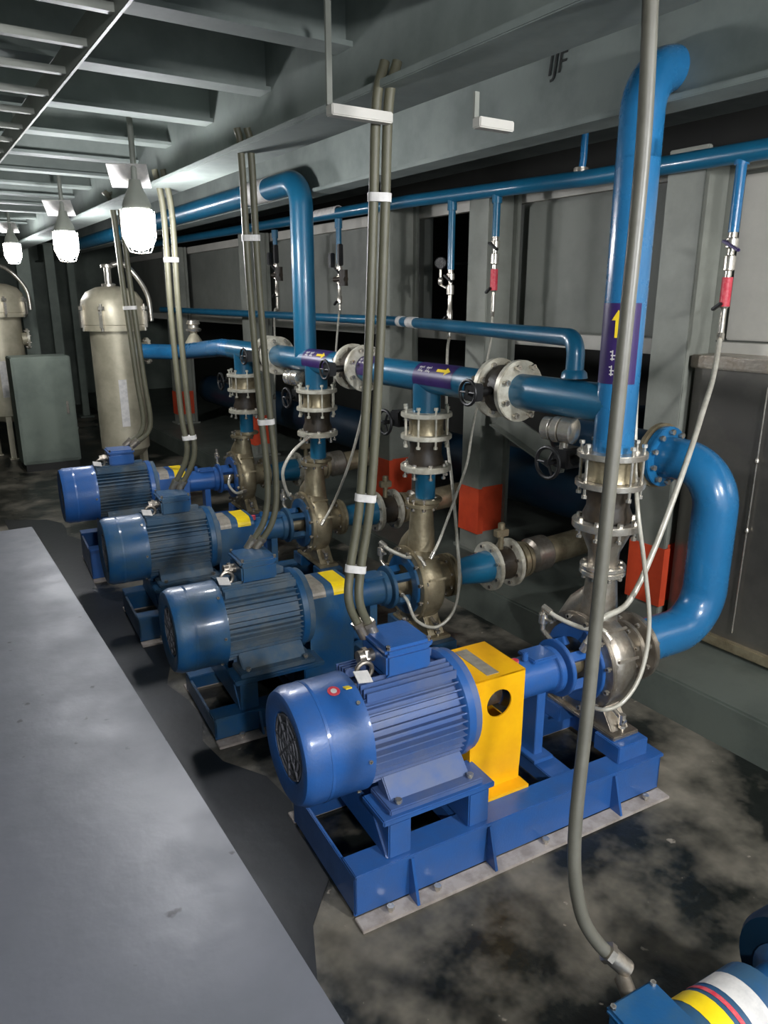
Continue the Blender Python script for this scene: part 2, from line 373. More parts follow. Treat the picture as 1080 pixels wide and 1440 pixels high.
    if guard == 'yellow':
        # folded box with a round window in both side faces
        bmn = 32; cz = H+.01; cxx = (gx0+gx1)/2+.005; hr = .052
        gm_ = MB()
        for s in (-1, 1):
            for (yy) in (s*gw, s*(gw-.006)):
                outer = []; inner = []
                for i in range(bmn):
                    a = 2*math.pi*(i+.5)/bmn; c, sn = math.cos(a), math.sin(a)
                    x_lo, x_hi, z_lo, z_hi = gx0-cxx, gx1-cxx, hb+.012-cz, gz-cz
                    tt = min([(x_hi/c if c > 0 else x_lo/c) if abs(c) > 1e-6 else 9, (z_hi/sn if sn > 0 else z_lo/sn) if abs(sn) > 1e-6 else 9])
                    outer.append((cxx+c*tt, yy, cz+sn*tt)); inner.append((cxx+c*hr, yy, cz+sn*hr))
                cor = [(gx0, yy, hb+.012), (gx1, yy, hb+.012), (gx1, yy, gz), (gx0, yy, gz)]
                vs_ = outer+inner; fs_ = [(i, (i+1) % bmn, bmn+(i+1) % bmn, bmn+i) for i in range(bmn)]
                # close the corners
                for cc in cor:
                    d2 = sorted(range(bmn), key=lambda i: (Vector(outer[i])-Vector(cc)).length)[:2]
                    i0, i1 = sorted(d2)
                    if i0 == 0 and i1 == bmn-1: i0, i1 = i1, i0
                    vs_.append(cc); fs_.append((i0, len(vs_)-1, i1))
                gm_.add(vs_, fs_)
            gm_.add([(cxx+math.cos(2*math.pi*(i+.5)/bmn)*hr, yy, cz+math.sin(2*math.pi*(i+.5)/bmn)*hr) for yy in (s*gw, s*(gw-.006)) for i in range(bmn)],
                    [(i, (i+1) % bmn, bmn+(i+1) % bmn, bmn+i) for i in range(bmn)])
            gm_.b2((gx0-.002, s*(gw-.006), hb), (gx1+.002, s*(gw+.05), hb+.012))
        gm_.b2((gx0, -gw, gz-.006), (gx1, gw, gz)); 
        for xx in (gx0, gx1-.006):
            gm_.b2((xx, -gw+.006, hb+.012), (xx+.006, gw-.006, H-.12)); gm_.b2((xx, -gw+.006, H+.085), (xx+.006, gw-.006, gz-.006))
            for s in (-1, 1): gm_.b2((xx, s*(gw-.006), H-.12), (xx+.006, s*.075, H+.085))
        gd = gm_.build('coupling_guard', gm, t)
        gd['label'] = 'bright yellow box guard with a round window'
        MB().b2((gx0+.075, -.10, gz), (gx0+.125, .095, gz+.002)).build('label', 'label_grey', gd)
    else:
        pr_ = [(-gw, hb), (-gw, gz-.05)]
        for i in range(1, 6):
            a = math.pi-i*math.pi/2/6; pr_.append((-gw+.05+.05*math.cos(a), gz-.05+.05*math.sin(a)))
        pr_ += [(-gw+.05, gz)]; pr_ += [(-y_, z_) for y_, z_ in reversed(pr_)]
        inner = [(y_*.94, hb+(z_-hb)*.985) for y_, z_ in pr_]
        poly = pr_+inner[::-1]
        np_ = len(pr_); gm_ = MB()
        vs_ = [(gx, y_, z_) for gx in (gx0, gx1) for y_, z_ in pr_+inner]; N = 2*np_; fs_ = []
        for i in range(np_-1):
            fs_ += [(i, i+1, N+i+1, N+i), (np_+i, np_+i+1, N+np_+i+1, N+np_+i), (i, i+1, np_+i+1, np_+i), (N+i, N+i+1, N+np_+i+1, N+np_+i)]
        gm_.add(vs_, fs_)
        for s in (-1, 1): gm_.b2((gx0, s*(gw-.004), hb), (gx1, s*(gw+.045), hb+.01))
        gd = gm_.build('coupling_guard', gm, t)
        for a_, b_, mm in ((.02, .085, 'label_grey'), (.125, .205, 'label_yellow')):
            lb = MB(); 
            for (ya, za), (yb, zb) in zip(pr_[1:-2], pr_[2:-1]):
                if yb > .02: break
                lb.add([(gx0+a_, ya, za+.0015), (gx0+b_, ya, za+.0015), (gx0+b_, yb, zb+.0015), (gx0+a_, yb, zb+.0015)], [(0, 1, 2, 3)])
            lb.b2((gx0+a_, -gw+.05, gz+.0005), (gx0+b_, .07, gz+.0018))
            lb.build('label', mm, gd)
    # shaft and coupling inside
    MB().cyl((X(.66), 0, H), (X(.80), 0, H), .062, n=24).cyl((X(.58), 0, H), (X(1.28), 0, H), .022, n=14).build('coupling', 'steel', t)
    # ---- bearing frame
    bf = MB().lathe((X(.835), 0, H), (1, 0, 0), [(0, .062), (.0, .082), (.03, .082), (.035, .076), (.215, .076), (.22, .09), (.245, .09), (.25, .072), (.275, .072)], 32)
    bf.b2((X(.98), -.045, hb), (X(1.02), .045, H-.06)); bf.b2((X(.955), -.08, hb), (X(1.045), .08, hb+.015))
    bfo = bf.build('bearing_frame', paint, t, .002)
    ln = MB()
    for i in range(4):
        a = R_(45+90*i); ln.box((X(1.15), math.cos(a)*.085, H+math.sin(a)*.085), (.10, .035, .035), rot=Matrix.Rotation(a, 3, 'X'))
    ln.lathe((X(1.19), 0, H), (1, 0, 0), [(0, .10), (0, .155), (.022, .155), (.022, .10)], 36, False).lathe((X(1.09), 0, H), (1, 0, 0), [(0, .05), (0, .11), (.018, .11), (.018, .05)], 30, False)
    ln.build('lantern', paint, bfo, .002)
    MB().b2((X(.95), -.05, H+.07), (X(1.06), .05, H+.085)).cyl((X(.93), -.02, H+.08), (X(.93), -.02, H+.115), .012, n=10).build('oil_cap', paint, bfo, .004)
    MB().cyl((X(.875), -.03, H+.075), (X(.875), -.03, H+.10), .015, n=10).build('breather', 'label_red', bfo)
    MB().cyl((X(1.09), 0, H), (X(1.20), 0, H), .045, n=20).build('seal_housing', 'steel_brown', bfo)
    MB().tube([(X(1.13), .06, H+.075), (X(1.13), .12, H+.10), (X(1.13), .12, H+.20)], .010, 10).cyl((X(1.13), .12, H+.13), (X(1.13), .12, H+.17), .018, n=10).box((X(1.13), .10, H+.15), (.012, .06, .008)).build('flush_tap', 'steel_bright', bfo)
    # ---- casing: volute, ribs, foot, nozzles
    sm = 'steel' if k == 0 else 'steel_brown'
    cs = MB().lathe((X(1.212), 0, H), (1, 0, 0), [(0, .11), (0, .170), (.018, .176), (.03, .186), (.05, .192), (.105, .190), (.125, .176), (.14, .13), (.155, .085), (.20, .075), (.235, .078)], 44)
    zt = .862
    cs.lathe((0, .0, H+.10), (0, 0, 1), [(0, .085), (.05, .074), (zt-H-.11, .056), (zt-H-.10, .056)], 26)
    cs.tube([(0, .15, H+.02), (0, .125, H+.10), (0, .075, H+.18), (0, .02, H+.25)], [.055, .07, .07, .055], 14)
    cso = cs.build('casing', sm, t, .0)
    MB().ring((X(1.214), 0, H), (1, 0, 0), .105, .196, .02, 40).build('casing_cover', sm, cso, .003)
    for i in range(12):
        a = 2*math.pi*(i+.5)/12; bolt(cso, (X(1.21), math.cos(a)*.18, H+math.sin(a)*.18), (1, 0, 0), .009, .05)
    for i in range(5):
        a = R_(-160+35*i); MB().box((X(1.29), math.cos(a)*.189, H-math.sin(a)*.189), (.10, .012, .012), rot=Matrix.Rotation(-a, 3, 'X')).build('rib', sm, cso, .002)
    MB().box((X(1.27), -.165, H+.035), (.07, .004, .05), rot=Matrix.Rotation(-.2, 3, 'X')).build('nameplate', 'steel_bright', cso)
    ft = MB()
    ft.prism([(X(1.26), -.16, hb+.085), (X(1.26), .16, hb+.085), (X(1.26), .075, H-.13), (X(1.26), -.075, H-.13)], (.09, 0, 0), 0)
    ft.b2((X(1.24), -.19, hb+.07), (X(1.37), .19, hb+.088))
    ft.build('pump_foot', sm, cso, .004)
    for s in (-1, 1): bolt(cso, (X(1.305), s*.165, hb+.09), (0, 0, 1), .012, .045)
    MB().b2((X(1.23), -W+.02, hb), (X(1.38), -.10, hb+.07)).build('pump_block', paint, base, .003); MB().b2((X(1.23), .10, hb), (X(1.38), W-.02, hb+.07)).build('pump_block', paint, base, .003)
    # discharge + suction flanges
    flange(t, (0, 0, zt), (0, 0, 1), .085, .02, 8, 0, 'steel_bright' if k == 0 else sm, .06, True, .008, .004)
    flange(t, (X(1.45), 0, H), (1, 0, 0), .115, .022, 8, 0, sm, .05, True, .008)
    # drain cock at the casing bottom
    MB().cyl((X(1.29), -.12, H-.165), (X(1.29), -.19, H-.19), .010, n=10).cyl((X(1.29), -.175, H-.205), (X(1.29), -.175, H-.165), .013, n=8).build('drain_cock', 'steel_bright', cso)
    return t
pump_kw = [
    ('pump set in royal blue with the bright yellow windowed coupling guard', 'paint_royal', 'paint_fin', 'yellow', 0, 0),
    ('blue pump set with dusty fins beside the one with yellow guard', 'paint_motor', 'paint_fin_dusty', 'blue', -.055, -.02),
    ('third blue pump set from the yellow guard, under the vertical riser pipe', 'paint_motor', 'paint_fin_dusty', 'blue', -.02, -.03),
    ('last blue pump set of the row, beside the beige filter vessel', 'paint_royal', 'paint_fin_dusty', 'blue', .05, -.04)]
PUMPS = [make_pump(k, lb, a, f, gd, .504, dz, dx) for k, (lb, a, f, gd, dz, dx) in enumerate(pump_kw)]

# ---- small pump set in the foreground corner
sp = thing('small_pump', 'small blue pump set fed by the single thick hanging cable', 'pump', (.33, -1.09, 0), R_(-4))
H2 = .235
mo = MB().lathe((-.42, 0, H2), (1, 0, 0), [(0, .07), (.005, .095), (.09, .10), (.095, .09), (.42, .09), (.43, .10), (.46, .10), (.465, .06)], 32).build('motor', 'paint_motor', sp)
fb = MB()
for i in range(26):
    a = 2*math.pi*i/26
    if math.sin(a) > .8: continue
    fb.box((-.17, math.cos(a)*.097, H2+math.sin(a)*.097), (.29, .022, .004), rot=Matrix.Rotation(a, 3, 'X'))
tag(fb.build('cooling_fins', 'paint_fin_dusty', mo), kind='stuff')
MB().b2((-.075, -.045, H2+.08), (.045, .085, H2+.10)).b2((-.085, -.05, H2+.095), (.05, .095, H2+.135)).b2((-.09, -.055, H2+.133), (.055, .10, H2+.15)).build('terminal_box', 'paint_motor', mo, .006)
for xx, yy in ((-.078, -.043), (.043, -.043), (-.078, .088), (.043, .088)): bolt(mo, (xx, yy, H2+.15), (0, 0, 1), .006, .014)
MB().cyl((-.01, .09, H2+.115), (.01, .145, H2+.13), .019, n=12).build('cable_gland', 'steel', mo)
gd = MB().lathe((.055, 0, H2+.01), (1, 0, 0), [(0, .07), (0, .105), (.26, .105), (.26, .07)], 36, False).build('coupling_guard', 'paint_motor', sp)
def band(x0, x1, r, z0, a0, a1, m, par, nm='label'):
    b = MB(); vs = []; N = 14
    for i in range(N+1):
        a = R_(a0+(a1-a0)*i/N)
        vs += [(x0, math.cos(a)*r, z0+math.sin(a)*r), (x1, math.cos(a)*r, z0+math.sin(a)*r)]
    b.add(vs, [(2*i, 2*i+1, 2*i+3, 2*i+2) for i in range(N)]); return b.build(nm, m, par)
band(.105, .155, .1062, H2+.01, 20, 200, 'label_yellow', gd)
band(.168, .18, .1062, H2+.01, 30, 180, 'label_red', gd)
band(.195, .255, .1062, H2+.01, 40, 190, 'label_white', gd)
MB().lathe((.315, 0, H2+.01), (1, 0, 0), [(0, .05), (0, .07), (.10, .07), (.12, .10), (.15, .10)], 28).build('bearing_frame', 'paint_motor', sp)
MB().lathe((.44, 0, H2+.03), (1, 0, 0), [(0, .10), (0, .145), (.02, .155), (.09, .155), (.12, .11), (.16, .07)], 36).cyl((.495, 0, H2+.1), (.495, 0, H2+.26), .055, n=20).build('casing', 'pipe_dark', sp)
flange(sp, (.495, 0, H2+.255), (0, 0, 1), .085, .02, 6, 0, 'steel', .05)
bs = MB().b2((-.40, -.13, 0), (.56, -.10, .09)).b2((-.40, .10, 0), (.56, .13, .09)).b2((-.40, -.13, .08), (.56, .13, .095))
for xx in (-.25, -.02): bs.b2((xx-.03, -.10, .09), (xx+.03, .10, H2-.07))
bs.b2((.42, -.08, .09), (.49, .08, H2-.05)); bs.b2((.28, -.04, .09), (.31, .04, H2-.03)); bs.b2((.07, -.09, .09), (.25, .09, H2-.07)); bs.build('base_frame', 'paint_motor', sp, .003)

# ================================================================== DISCHARGE STACKS
ZH = 1.488; RP = .071
stack_names = ['under the thick riser pipe', 'between the two header flanges nearest the red-banded middle column', 'below the far riser pipe', 'beside the filter vessel pipe']
for k in range(4):
    y = k*S
    vn = ['flanged wafer valve with long bolts above the pump with yellow guard', 'flanged wafer valve with long bolts above the second pump from yellow guard',
          'flanged wafer valve with long bolts above the third pump, under riser', 'flanged wafer valve above the last pump of the row']
    v = thing('wafer_valve', vn[k], 'valve', (1.30, y, 1.205), 0, 'discharge valves')
    fm = 'steel_bright' if k == 0 else 'flange_cream'
    flange(v, (0, 0, .108), (0, 0, 1), .126, .022, 8, 0, fm, bolts=False)
    flange(v, (0, 0, 0), (0, 0, 1), .126, .022, 8, 0, fm, bolts=False)
    MB().lathe((0, 0, .012), (0, 0, 1), [(0, .09), (.02, .084), (.06, .084), (.085, .09)], 28).build('valve_body', 'steel_brown', v)
    for i in range(8):
        a = 2*math.pi*(i+.5)/8+.2; bolt(v, (math.cos(a)*.109, math.sin(a)*.109, .05), (0, 0, 1), .0095, .20, fm)
    # operator on the far side: neck, gearbox, handwheel
    op = MB().cyl((0, .085, .055), (-.01, .19, .055), .022, n=14).b2((-.05, .17, .02), (.03, .25, .10)).build('operator', 'black', v, .006)
    hw = MB().tube([(-.10, .22+.06*math.cos(2*math.pi*i/20), .045+.06*math.sin(2*math.pi*i/20)) for i in range(21)], .008, 8)
    for i in range(3):
        a = 2*math.pi*i/3; hw.tube([(-.10, .22, .045), (-.10, .22+.06*math.cos(a), .045+.06*math.sin(a))], .006, 6)
    hw.cyl((-.11, .22, .045), (-.04, .22, .045), .011, n=10); hw.build('handwheel', 'black', v)
    if k in (0, 2):
        ac = MB().lathe((-.05, .30, .165), (.25, -1, 0), [(0, .03), (.005, .045), (.035, .045), (.04, .038), (.05, .05), (.075, .05), (.08, .038), (.085, .05), (.13, .05), (.14, .03)], 24).cyl((-.03, .21, .09), (-.03, .21, .14), .018, n=12).build('actuator', 'steel_bright', v)
    # expansion joint + spool below
    jn = ['black rubber joint and steel cone above the pump with yellow guard', 'black rubber joint and blue spool above the second pump from yellow guard',
          'black rubber joint and blue spool above the third pump from yellow guard', 'rubber joint and blue spool above the last pump of the row']
    j = thing('expansion_joint', jn[k], 'pipe joint', (1.30, y, .872), 0, 'rubber joints on the pump discharges')
    MB().lathe((0, 0, .195), (0, 0, 1), [(0, .088), (.02, .09), (.05, .078), (.09, .078), (.125, .088), (.13, .088)], 28).build('bellows', 'rubber_dark', j)
    flange(j, (0, 0, .178), (0, 0, 1), .126, .028, 8, 0, fm, .075, True, .0095, -.012)
    if k == 0:
        MB().lathe((0, 0, .018), (0, 0, 1), [(0, .055), (.05, .058), (.12, .088), (.15, .09)], 28).build('cone', 'steel', j)
    else:
        MB().lathe((0, 0, .018), (0, 0, 1), [(0, .05), (.12, .05), (.15, .056)], 24).build('spool', 'pipe_blue', j)
    flange(j, (0, 0, .011), (0, 0, 1), .085, .018, 8, 0, 'steel_bright' if k == 0 else 'steel_brown', bolts=False)

# ================================================================== DISCHARGE HEADER
hd = thing('discharge_header', 'blue discharge header pipe with flanged joints and two tall risers', 'pipe', (1.30, 0, ZH))
def hp(name, pts, r, m='pipe_blue', n=28): return MB().tube(pts, r, n).build(name, m, hd)
fl = [(.505, .64), (1.72, 1.85), (2.84, 2.97)]
hp('header_pipe', [(0, 0, 0), (0, .50, 0)], RP); hp('header_pipe', [(0, .645, 0), (0, 1.715, 0)], RP); hp('header_pipe', [(0, 1.855, 0), (0, 2.835, 0)], RP)
hp('header_pipe', [(0, 2.975, 0), (0, 3.62, 0)], RP)
for a_, b_ in fl:
    for yy, s in ((a_, -1), (b_, 1)): flange(hd, (0, yy, 0), (0, 1, 0), .126, .028, 8, RP-.004, 'flange_cream', .07, True, .011, s*.008)
# risers
hq = P(909, 372, 'X', 1.405); MB().cyl((.07, 0, hq.z-ZH), (hq.x-1.30, hq.y, hq.z-ZH), .014, n=12).build('tapping', 'steel_bright', hd)
MB().tube([(0, 0, .94-1.0+.0-.10), (0, 0, .85)], RP, 30).tube(fillet([(0, 0, .80), (0, 0, 1.08), (.16, 0, 1.08)], .14), RP, 30).build('riser', 'pipe_bright', hd)
MB().tube(fillet([(0, 2.43, 0), (0, 2.43, 1.03), (0, 2.9, 1.03), (0, 8.5, 1.03)], .14), RP*.97, 28).build('riser', 'pipe_blue', hd)
for k in range(1, 4): hp('tee_stub', [(0, k*S, 0), (0, k*S, -.165)], RP*.96)
hp('tee_stub', [(0, 0, -.12), (0, 0, -.165)], RP*1.02, 'pipe_bright')
# link to the filter vessel
TV = Vector((.80, 5.30))
npt = Vector((1.02, 5.22, 1.36))
MB().tube(fillet([(0, 3.60, 0), (0, 3.85, 0), (-.02, 4.9, 1.395-ZH), (npt.x-1.30, npt.y, 1.395-ZH)], .10), RP*.95, 24).build('link_pipe', 'pipe_bright', hd)
# flow labels: purple band with arrow and characters
def flow_label(par, o, ax, up, r, L, arrow_len, m='label_purple'):
    """curved label on a pipe: o centre on axis, ax pipe direction (arrow direction), up = outward direction facing"""
    ax = Vector(ax).normalized(); up = Vector(up).normalized(); sd = ax.cross(up); o = Vector(o)
    pt = lambda s, a, rr: o+ax*s+(up*math.cos(a)+sd*math.sin(a))*rr
    b = MB(); N = 12; vs = []
    for i in range(N+1):
        a = R_(-62+124*i/N); vs += [pt(-L/2, a, r+.0015), pt(L/2, a, r+.0015)]
    b.add(vs, [(2*i, 2*i+1, 2*i+3, 2*i+2) for i in range(N)]); lb = b.build('flow_label', m, par)
    ar = MB(); k = .30
    s0 = L*.08; s1 = L*.42; sm_ = s0+(s1-s0)*.62
    ar.add([pt(s0, -k*.35, r+.003), pt(sm_, -k*.35, r+.003), pt(sm_, k*.35, r+.003), pt(s0, k*.35, r+.003)], [(0, 1, 2, 3)])
    hv = [pt(sm_, -k+2*k*i/8, r+.003) for i in range(9)]+[pt(sm_+(s1-sm_)*(1-abs(-1+2*i/8)), -k+2*k*i/8, r+.003) for i in range(9)]
    ar.add(hv, [(i, i+1, 10+i, 9+i) for i in range(8)]); ar.build('arrow', 'arrow_yellow', lb)
    ch = MB()
    for c, s in enumerate((-.14*L, -.33*L)):     # two brush-stroke characters
        for da, ds, wa, ws in ((0, .045*L, .5, .016*L), (0, -.045*L, .42, .016*L), (-.12, 0, .06, .13*L), (.14, 0, .06, .12*L), (0, 0, .4, .014*L)):
            ch.add([pt(s+ds-ws/2, da-wa/2, r+.003), pt(s+ds+ws/2, da-wa/2, r+.003), pt(s+ds+ws/2, da+wa/2, r+.003), pt(s+ds-ws/2, da+wa/2, r+.003)], [(0, 1, 2, 3)])
    ch.build('characters', 'label_white', lb)
toC = Vector((-.7, -.6, .1))
flow_label(hd, (0, 0, .215), (0, 0, 1), (-1, -.45, 0), RP, .27, .1)
flow_label(hd, (0, 1.02, 0), (0, -1, 0), (-.75, 0, .65), RP, .30, .1)
flow_label(hd, (0, 1.62, 0), (0, -1, 0), (-.75, 0, .65), RP, .16, .1)
flow_label(hd, (0, 2.20, 0), (0, -1, 0), (-.75, 0, .65), RP, .30, .1)
# wafer butterfly valves inside the header flange pairs
bn = ['black butterfly valve between header flanges next to the thick riser', 'black butterfly valve between the middle pair of header flanges', 'black butterfly valve between header flanges beyond the far riser']
for i, (a_, b_) in enumerate(fl):
    yc = (a_+b_)/2
    v = thing('butterfly_valve', bn[i], 'valve', (1.30, yc, ZH), 0, 'header butterfly valves')
    MB().lathe((0, -.05, 0), (0, 1, 0), [(0, .098), (.1, .098)], 28).build('valve_body', 'rubber_dark', v, .004)
    MB().cyl((-.09, 0, 0), (-.17, 0, 0), .018, n=12).b2((-.21, -.035, -.035), (-.16, .035, .035)).build('operator', 'black', v, .005)
    MB().tube([(-.215, .05*math.cos(2*math.pi*q/18), .05*math.sin(2*math.pi*q/18)) for q in range(19)], .007, 8).cyl((-.22, 0, 0), (-.2, 0, 0), .01, n=8).tube([(-.215, -.05, 0), (-.215, .05, 0)], .005, 6).build('handwheel', 'black', v)

# ================================================================== SUCTION SIDE
# large U-bend of the first pump
ub = thing('suction_bend', 'large bright blue U-bend pipe with bolted flanges at the steel tank', 'pipe', (1.47, -.012, .504), 0)
MB().tube(fillet([(.03, 0, 0), (.44, -.03, 0), (.44, -.03, .69), (.44, .235, .69)], .175, 14), .089, 32).build('bend', 'pipe_bright', ub)
flange(ub, (.02, 0, 0), (1, 0, 0), .14, .024, 8, 0, 'steel', .06, True, .010)
flange(ub, (.44, .235, .69), (0, 1, 0), .132, .026, 10, 0, 'pipe_bright', .06, True, .011, -.006)
MB().lathe((-.02, 0, 0), (1, 0, 0), [(0, .078), (.03, .09)], 26).build('reducer', 'steel', ub)
# big suction manifold in the shade
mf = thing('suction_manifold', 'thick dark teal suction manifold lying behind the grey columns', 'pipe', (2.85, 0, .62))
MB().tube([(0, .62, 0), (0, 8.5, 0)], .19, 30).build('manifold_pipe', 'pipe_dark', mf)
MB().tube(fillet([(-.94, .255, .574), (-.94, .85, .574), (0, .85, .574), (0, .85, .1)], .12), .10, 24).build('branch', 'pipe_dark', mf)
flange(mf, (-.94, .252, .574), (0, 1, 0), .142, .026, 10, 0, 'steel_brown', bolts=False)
sn = ['suction line with blue reducer and twin flanges behind second pump from yellow guard', 'suction line with blue reducer behind the third pump from yellow guard', 'suction line with blue reducer behind the last pump of the row']
for k in range(1, 4):
    dz = pump_kw[k][4]; t = thing('suction_line', sn[k-1], 'pipe', (1.30+pump_kw[k][5], k*S, .504+dz), YAWP, 'suction lines of the blue pumps')
    flange(t, (.173, 0, 0), (1, 0, 0), .115, .02, 8, 0, 'steel_brown', bolts=False)
    MB().lathe((.18, 0, 0), (1, 0, 0), [(0, .062), (.03, .064), (.20, .085), (.25, .088)], 26).build('reducer', 'pipe_blue', t)
    flange(t, (.435, 0, .0), (1, 0, 0), .135, .024, 8, 0, 'flange_cream', .05, True, .009)
    MB().lathe((.445, 0, 0), (1, 0, 0), [(0, .09), (.12, .09)], 24).build('valve_neck', 'rubber_dark', t)
    flange(t, (.575, 0, .0), (1, 0, 0), .135, .024, 8, 0, 'flange_cream', .05, True, .009)
    MB().tube([(.58, 0, 0), (1.0, 0, .03), (1.40, 0, .07)], .078, 22).build('steel_pipe', 'steel_brown', t)
    MB().lathe((.70, 0, .01), (1, 0, .08), [(0, .08), (.02, .10), (.12, .10), (.14, .08)], 24).build('pipe_sleeve', 'steel', t)
    MB().lathe((.62, 0, 0), (1, 0, 0), [(0, .105), (.03, .105)], 24).lathe((.66, 0, 0), (1, 0, 0), [(0, .1), (.02, .1)], 24).build('clamp_ring', 'steel_brown', t)
    MB().cyl((.51, 0, .08), (.51, 0, .17), .016, n=12).b2((.47, -.02, .16), (.55, .02, .20)).cyl((.51, 0, .2), (.51, 0, .235), .02, n=10).build('valve_head', 'steel_brown', t, .004)

# ================================================================== WALL PIPES
up = thing('utility_pipe', 'blue utility pipe high along the wall with thin droppers', 'pipe', (2.2, 0, 2.43))
MB().tube([(0, -5, -.035), (0, 1, 0.0), (0, 2.6, .05), (0, 9, .12)], .040, 20).build('pipe', 'pipe_blue', up)
drops = [(.219, 2.12), (1.727, 2.20), (2.145, 2.03), (3.58, 2.12), (4.75, 2.18)]
for y, zb in drops: MB().tube([(0, y, .0), (0, y, zb-2.43)], .022, 14).cyl((0, y, .02), (0, y, -.05), .030, n=14).build('dropper', 'pipe_bright' if y < 1 else 'pipe_blue', up)
q1 = P(827, 130, 'X', 2.2); q2 = P(817, 240, 'X', 2.2)
MB().tube([(0, q1.y, .50), (0, q1.y, .10), (0, q2.y, .0)], .018, 12).build('upstand', 'pipe_bright', up)
flange(up, (0, q2.y, .045), (0, 0, 1), .038, .02, 4, 0, 'steel_bright', bolts=False)
MB().ring((0, 3.75, .073), (0, 1, 0), .038, .0425, .36, 20).build('label', 'label_white', up)
# label bands on the overhead pipe of the far riser
for yy, L in ((3.02, .30),):
    MB().ring((0, yy, 1.03), (0, 1, 0), (RP*.97 if yy > 2.4 else RP*.6)-.002, (RP*.97 if yy > 2.4 else RP*.6)+.002, L, 28).build('label', 'label_white', hd)
# stop valve, hose tail and tags under each dropper
dn = ['stop valve with hose tail and red tag before the light wall panel', 'stop valve with red tag in front of the middle column', 'stop valve with hose tail before the dark wall opening', 'stop valve with black levers right of the far riser', 'stop valve with black levers left of the far riser']
for i, (y, zb) in enumerate(drops):
    v = thing('stop_valve', dn[i], 'valve', (2.2, y, zb), 0, 'stop valves on thin droppers')
    MB().lathe((0, 0, .01), (0, 0, -1), [(0, .018), (.03, .018), (.035, .026), (.07, .026), (.075, .014), (.10, .014), (.105, .024), (.16, .024), (.165, .014), (.25, .014), (.26, .02), (.31, .02), (.32, .012), (.43, .012)], 16).build('valve_body', 'steel_bright', v)
    MB().box((-.035, -.02, -.055), (.02, .09, .012), rot=Matrix.Rotation(.5, 3, 'X')).build('lever', 'label_purple' if i == 0 else 'black', v, .003)
    if i < 2:
        MB().lathe((0, 0, -.18), (0, 0, -1), [(0, .022), (.12, .022)], 14).build('red_tag', 'label_red', v)
    MB().box((-.03, .015, -.30), (.02, .05, .014), rot=Matrix.Rotation(-.6, 3, 'X')).build('lever', 'black', v, .003)
    if i >= 3:
        MB().b2((-.05, -.09, -.02), (-.01, -.05, .14)).build('lever', 'black', v, .006); MB().b2((-.05, .04, -.03), (-.01, .09, .08)).build('lever', 'black', v, .006)
        MB().cyl((-.02, -.14, -.12), (-.02, .04, -.12), .02, n=12).cyl((-.02, -.10, -.17), (-.02, -.10, -.05), .035, n=14).build('strainer', 'rubber_dark', v)
# pressure gauge before the dark opening
gp = P(618, 370, 'X', 2.3)
gg = thing('pressure_gauge', 'round white-faced pressure gauge before the dark wall opening', 'gauge', (2.3, gp.y, gp.z))
MB().lathe((.02, 0, 0), (-.8, -.6, 0), [(0, .03), (.005, .040), (.035, .040), (.037, .036), (.032, .034)], 28).build('case', 'black', gg)
MB().lathe((-.004, -.018, 0), (-.8, -.6, 0), [(0, .035), (.002, .035)], 28).build('dial', 'label_white', gg)
MB().tube([(.005, -.01, -.035), (.005, -.01, -.14), (.0, -.09, -.16)], .009, 10).lathe((.005, -.01, -.09), (0, 0, -1), [(0, .012), (.01, .018), (.04, .018), (.05, .012)], 12).build('stem', 'steel_bright', gg)
MB().tube([(.02, 0, 0), (.26, 0, 0)], .008, 8).build('bracket', 'black', gg)
# mid-height wall pipe with elbow down to the header
mp = thing('slim_pipe', 'slim blue pipe at mid height with elbow turning down into the header', 'pipe', (1.30, .21, 1.57))
MB().tube(fillet([(.85, 8, .15), (.85, 2.45, .132), (0, 0, .142), (0, 0, -.004)], .065), .034, 18).build('pipe', 'pipe_blue', mp)
MB().lathe((0, 0, -.004), (0, 0, 1), [(0, .05), (.02, .046), (.03, .036)], 18).build('weld_collar', 'pipe_blue', mp)
ca = Vector((.85, 2.45, .132)); cb = Vector((0, 0, .142)); cdir = (cb-ca).normalized()
for f_, L in ((.03, .10), (.14, .17)): MB().ring(ca.lerp(cb, f_), cdir, .033, .0365, L, 20).build('label', 'label_white', mp)
flow_label(mp, ca.lerp(cb, .83), cdir, (-.75, -.3, .5), .0345, .24, .1)

# ================================================================== HOSES
def W(k, x, y, z):
    dz, dx = pump_kw[k][4], pump_kw[k][5]
    v = Matrix.Rotation(YAWP, 3, 'Z')@Vector((x-1.30, y, 0)); return Vector((1.30+dx+v.x, k*S+v.y, z+dz))
def hose(label, pts, r=.0085, m='hose_white', grp='white flushing hoses', nm='hose', cat='hose'):
    sp_ = spline(pts, 8); o0 = Vector(sp_[-1])
    t = thing(nm, label, cat, o0, 0, grp)
    MB().tube([p-o0 for p in sp_], r, 10).build('hose_line', m, t)
    for e, nx in ((0, 1), (-1, -2)):
        d = (sp_[nx]-sp_[e]).normalized()
        MB().cyl(sp_[e]-o0-d*.004, sp_[e]-o0+d*.035, r*1.5, n=10).build('ferrule', 'steel_bright', t)
    return t
hose('white hose slanting from the wall valve down to the pump with yellow guard', [(2.2, .219, 1.70), P(1003, 530, 'X', 2.02), P(988, 580, 'X', 1.82), P(967, 645, 'X', 1.66), P(925, 760, 'X', 1.48), P(885, 845, 'X', 1.33), P(845, 872, 'X', 1.18), (1.15, -.07, .60)], .011)
